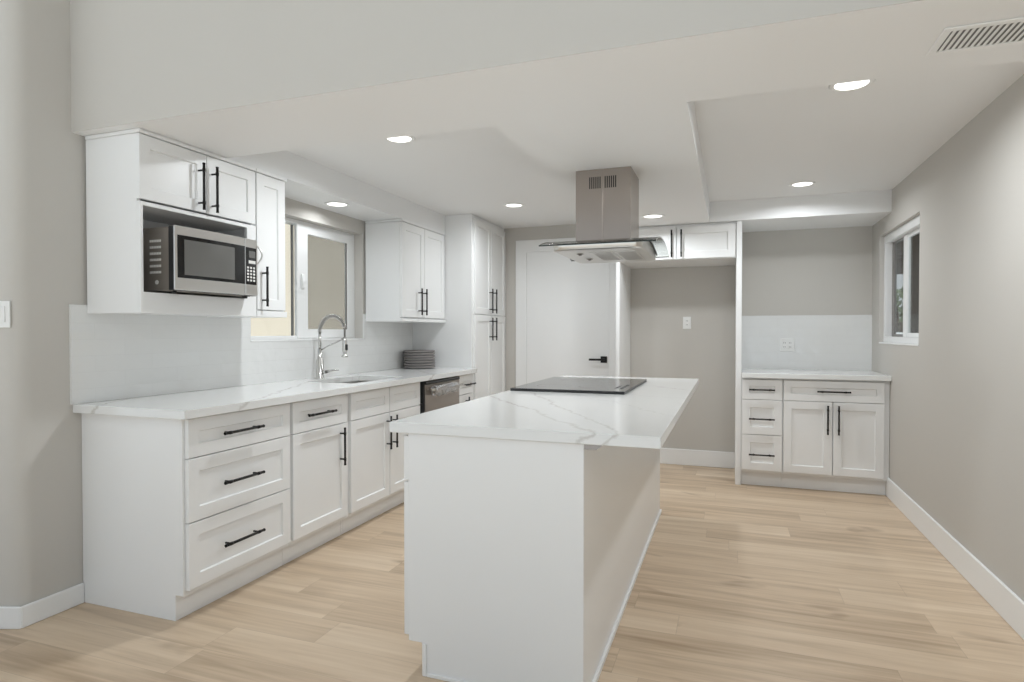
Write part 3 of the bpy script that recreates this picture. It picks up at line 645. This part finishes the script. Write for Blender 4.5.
vt = [[b.verts.new((x, y, gz(y)+dz)) for y in P] for x, dz in ((gx0, 0.006), (gx1, 0.006), (gx0, 0), (gx1, 0))]
for i in range(k):
    for q, mi in ((((0, i), (1, i), (1, i+1), (0, i+1)), 0), (((2, i), (3, i), (3, i+1), (2, i+1)), 0), (((0, i), (2, i), (2, i+1), (0, i+1)), 1), (((1, i), (3, i), (3, i+1), (1, i+1)), 1)):
        f = b.faces.new([vt[a][c] for a, c in q]); f.material_index = mi; f.smooth = mi == 0
for i in (0, k): b.faces.new((vt[0][i], vt[1][i], vt[3][i], vt[2][i])).material_index = 1
obj('glass_canopy', b, ('hoodglass', 'glassedge'), t, label='clear curved glass canopy')
# steel body: rounded plan, its top follows the glass, its floor is flat
bx0, bx1, by0, by1, bz = -0.905, -0.425, 3.185, 3.845, 1.678
def rr(x0, x1, y0, y1, r, n=6):
    out = []
    for cx, cy, a0 in ((x1-r, y1-r, 0), (x0+r, y1-r, 90), (x0+r, y0+r, 180), (x1-r, y0+r, 270)):
        for i in range(n+1):
            a = math.radians(a0+90*i/n); out.append((cx+r*math.cos(a), cy+r*math.sin(a)))
    return out
def dens(l):
    out = []
    for i in range(len(l)):
        a, c = Vector(l[i]), Vector(l[(i+1) % len(l)]); m_ = max(1, int((c-a).length/0.05))
        out += [tuple(a+(c-a)*j/m_) for j in range(m_)]
    return out
lo = dens(rr(bx0, bx1, by0, by1, 0.05))
b = NB()
A = [b.verts.new((x, y, min(bz+0.004, gz(y)-0.002))) for x, y in lo]; T = [b.verts.new((x, y, gz(y)-0.0005)) for x, y in lo]
ix = [(hx+(x-hx)*0.965, hy+(y-hy)*0.975) for x, y in lo]
Bq = [b.verts.new((x, y, bz)) for x, y in ix]
m_ = len(lo)
for i in range(m_):
    j = (i+1) % m_
    b.faces.new((A[i], A[j], T[j], T[i])).smooth = True; b.faces.new((Bq[i], Bq[j], A[j], A[i]))
b.faces.new(Bq)
hb = obj('hood_body', b, 'steel', t)
b = NB()
for i in range(k):
    y0, y1 = P[i], P[i+1]
    if y0 < by0+0.05 or y1 > by1-0.02: continue
    prism(b, 'x', bx1+0.001, bx1+0.007, [(y0, gz(y0)-0.009), (y1, gz(y1)-0.009), (y1, gz(y1)-0.001), (y0, gz(y0)-0.001)])
obj('gasket', b, 'blackplastic', t, label='black gasket strip under the glass')
for x0_, x1_ in ((-0.725, -0.605), (-0.595, -0.475)):
    b = NB(); box(b, x0_, x1_, 3.30, 3.72, bz-0.004, bz-0.0003)
    for q in range(8): box(b, x0_+0.01, x1_-0.01, 3.33+0.047*q, 3.345+0.047*q, bz-0.006, bz-0.004)
    obj('grease_filter', b, 'steel', t, 0.001)
for x, y in ((-0.790, 3.36), (-0.790, 3.61)):
    b = NB(); lathe(b, x, y, [(0, bz-0.010), (0.009, bz-0.009), (0.011, bz-0.003), (0.020, bz-0.002), (0.020, bz-0.0003), (0, bz-0.0003)], 20); obj('knob', b, 'steeldark', t, label='small dark knob under the hood')

# ------------------------------------------------------------------ downlights
def downlight(x, y, z, label, power=LAMP_W):
    t = thing('recessed_downlight', label, 'ceiling light', (x, y, z), 'recessed ceiling lights')
    b = NB(); lathe(b, x, y, [(0.066, z-0.002), (0.070, z-0.006), (0.084, z-0.004), (0.088, z-0.0003), (0.066, z-0.0003)], 36); obj('trim_ring', b, 'plastic_white', t)
    b = NB(); lathe(b, x, y, [(0, z-0.005), (0.050, z-0.0045), (0.067, z-0.002), (0.067, z-0.0004), (0, z-0.0004)], 36); obj('lens', b, 'lens', t, label='glowing white lens')
    l = bpy.data.lights.new('lamp_glow', 'AREA'); l.shape = 'DISK'; l.size = 0.11; l.energy = power; l.color = (0.91, 0.96, 1.0); l.spread = math.radians(165)
    lo = bpy.data.objects.new('lamp_glow', l); C.objects.link(lo); lo.parent = t; lo.location = (0, 0, -0.010)
downlight(-1.71, 2.965, ZT, 'round recessed light at the near edge of the left ceiling tray', 13.5)
downlight(-1.705, 4.845, ZT, 'round recessed light at the far end of the left ceiling tray')
downlight(0.485, 2.965, ZT, 'round recessed light at the near edge of the right ceiling tray', 11.5)
downlight(0.485, 4.845, ZT, 'round recessed light at the far end of the right ceiling tray')
downlight(-0.563, 4.845, ZD, 'round recessed light right of the range hood, near the alcove cabinet')
downlight(-2.60, 3.65, ZD, 'round recessed light in the soffit over the sink window', 1.8)

# ------------------------------------------------------------------ vent, switch, outlets
t = thing('air_vent', 'white louvred air vent in the lowered ceiling near the right wall', 'vent', (0.78, 2.235, ZD))
vx0, vx1, vy0, vy1 = 0.592, 0.975, 2.140, 2.332
b = NB(); hole_slab(b, 'z', ZD-0.006, ZD-0.0003, (vx0, vx1, vy0, vy1), (0.617, 0.950, 2.165, 2.307)); obj('vent_frame', b, 'trim', t, 0.003)
b = NB(); box(b, 0.617, 0.950, 2.165, 2.307, ZD-0.0012, ZD-0.0004); obj('duct_opening', b, 'duct', t)
b = NB(); k = 20
for i in range(k):
    x = 0.620 + i*(0.330/k); prism(b, 'y', 2.166, 2.306, [(x, ZD-0.0055), (x+0.0015, ZD-0.006), (x+0.0115, ZD-0.0030), (x+0.010, ZD-0.0020)])
obj('louvres', b, 'trim', t)
t = thing('light_switch', 'white light switch plate on the left wall at the edge of the view', 'light switch', (XW-0.06, YCN-0.025, 1.316))
def onret(bm, a0, a1, d0, d1, z0, z1): prism(bm, 'z', z0, z1, [ret(a0, d0), ret(a1, d0), ret(a1, d1), ret(a0, d1)])
b = NB(); onret(b, 0.028, 0.098, 0.0, 0.006, 1.260, 1.372); obj('wall_plate', b, 'plastic_white', t, 0.002)
b = NB(); onret(b, 0.046, 0.080, 0.006, 0.010, 1.283, 1.349); obj('rocker', b, 'plastic_white', t, 0.001)
def outlet(x, z, gangs, y, label):
    t = thing('wall_outlet', label, 'outlet', (x, y, z)); hw = 0.036 if gangs == 1 else 0.058
    b = NB(); box(b, x-hw, x+hw, y-0.006, y, z-0.057, z+0.057); obj('wall_plate', b, 'plastic_white', t, 0.002)
    for g in range(gangs):
        gx = x + (g-(gangs-1)/2)*0.046
        b = NB(); box(b, gx-0.017, gx+0.017, y-0.009, y-0.006, z-0.034, z+0.034); s = obj('socket', b, 'plastic_white', t, 0.001)
        for zz in (-0.018, 0.018):
            b = NB()
            for xx in (-0.006, 0.006): box(b, gx+xx-0.0015, gx+xx+0.0015, y-0.0095, y-0.009, z+zz-0.005, z+zz+0.005)
            obj('socket_slot', b, 'cavity', s)
outlet(-0.376, 1.327, 1, YB, 'white outlet plate on the grey wall of the refrigerator alcove')
outlet(0.478, 1.128, 2, YB-0.012, 'white double outlet plate on the tile above the corner counter')
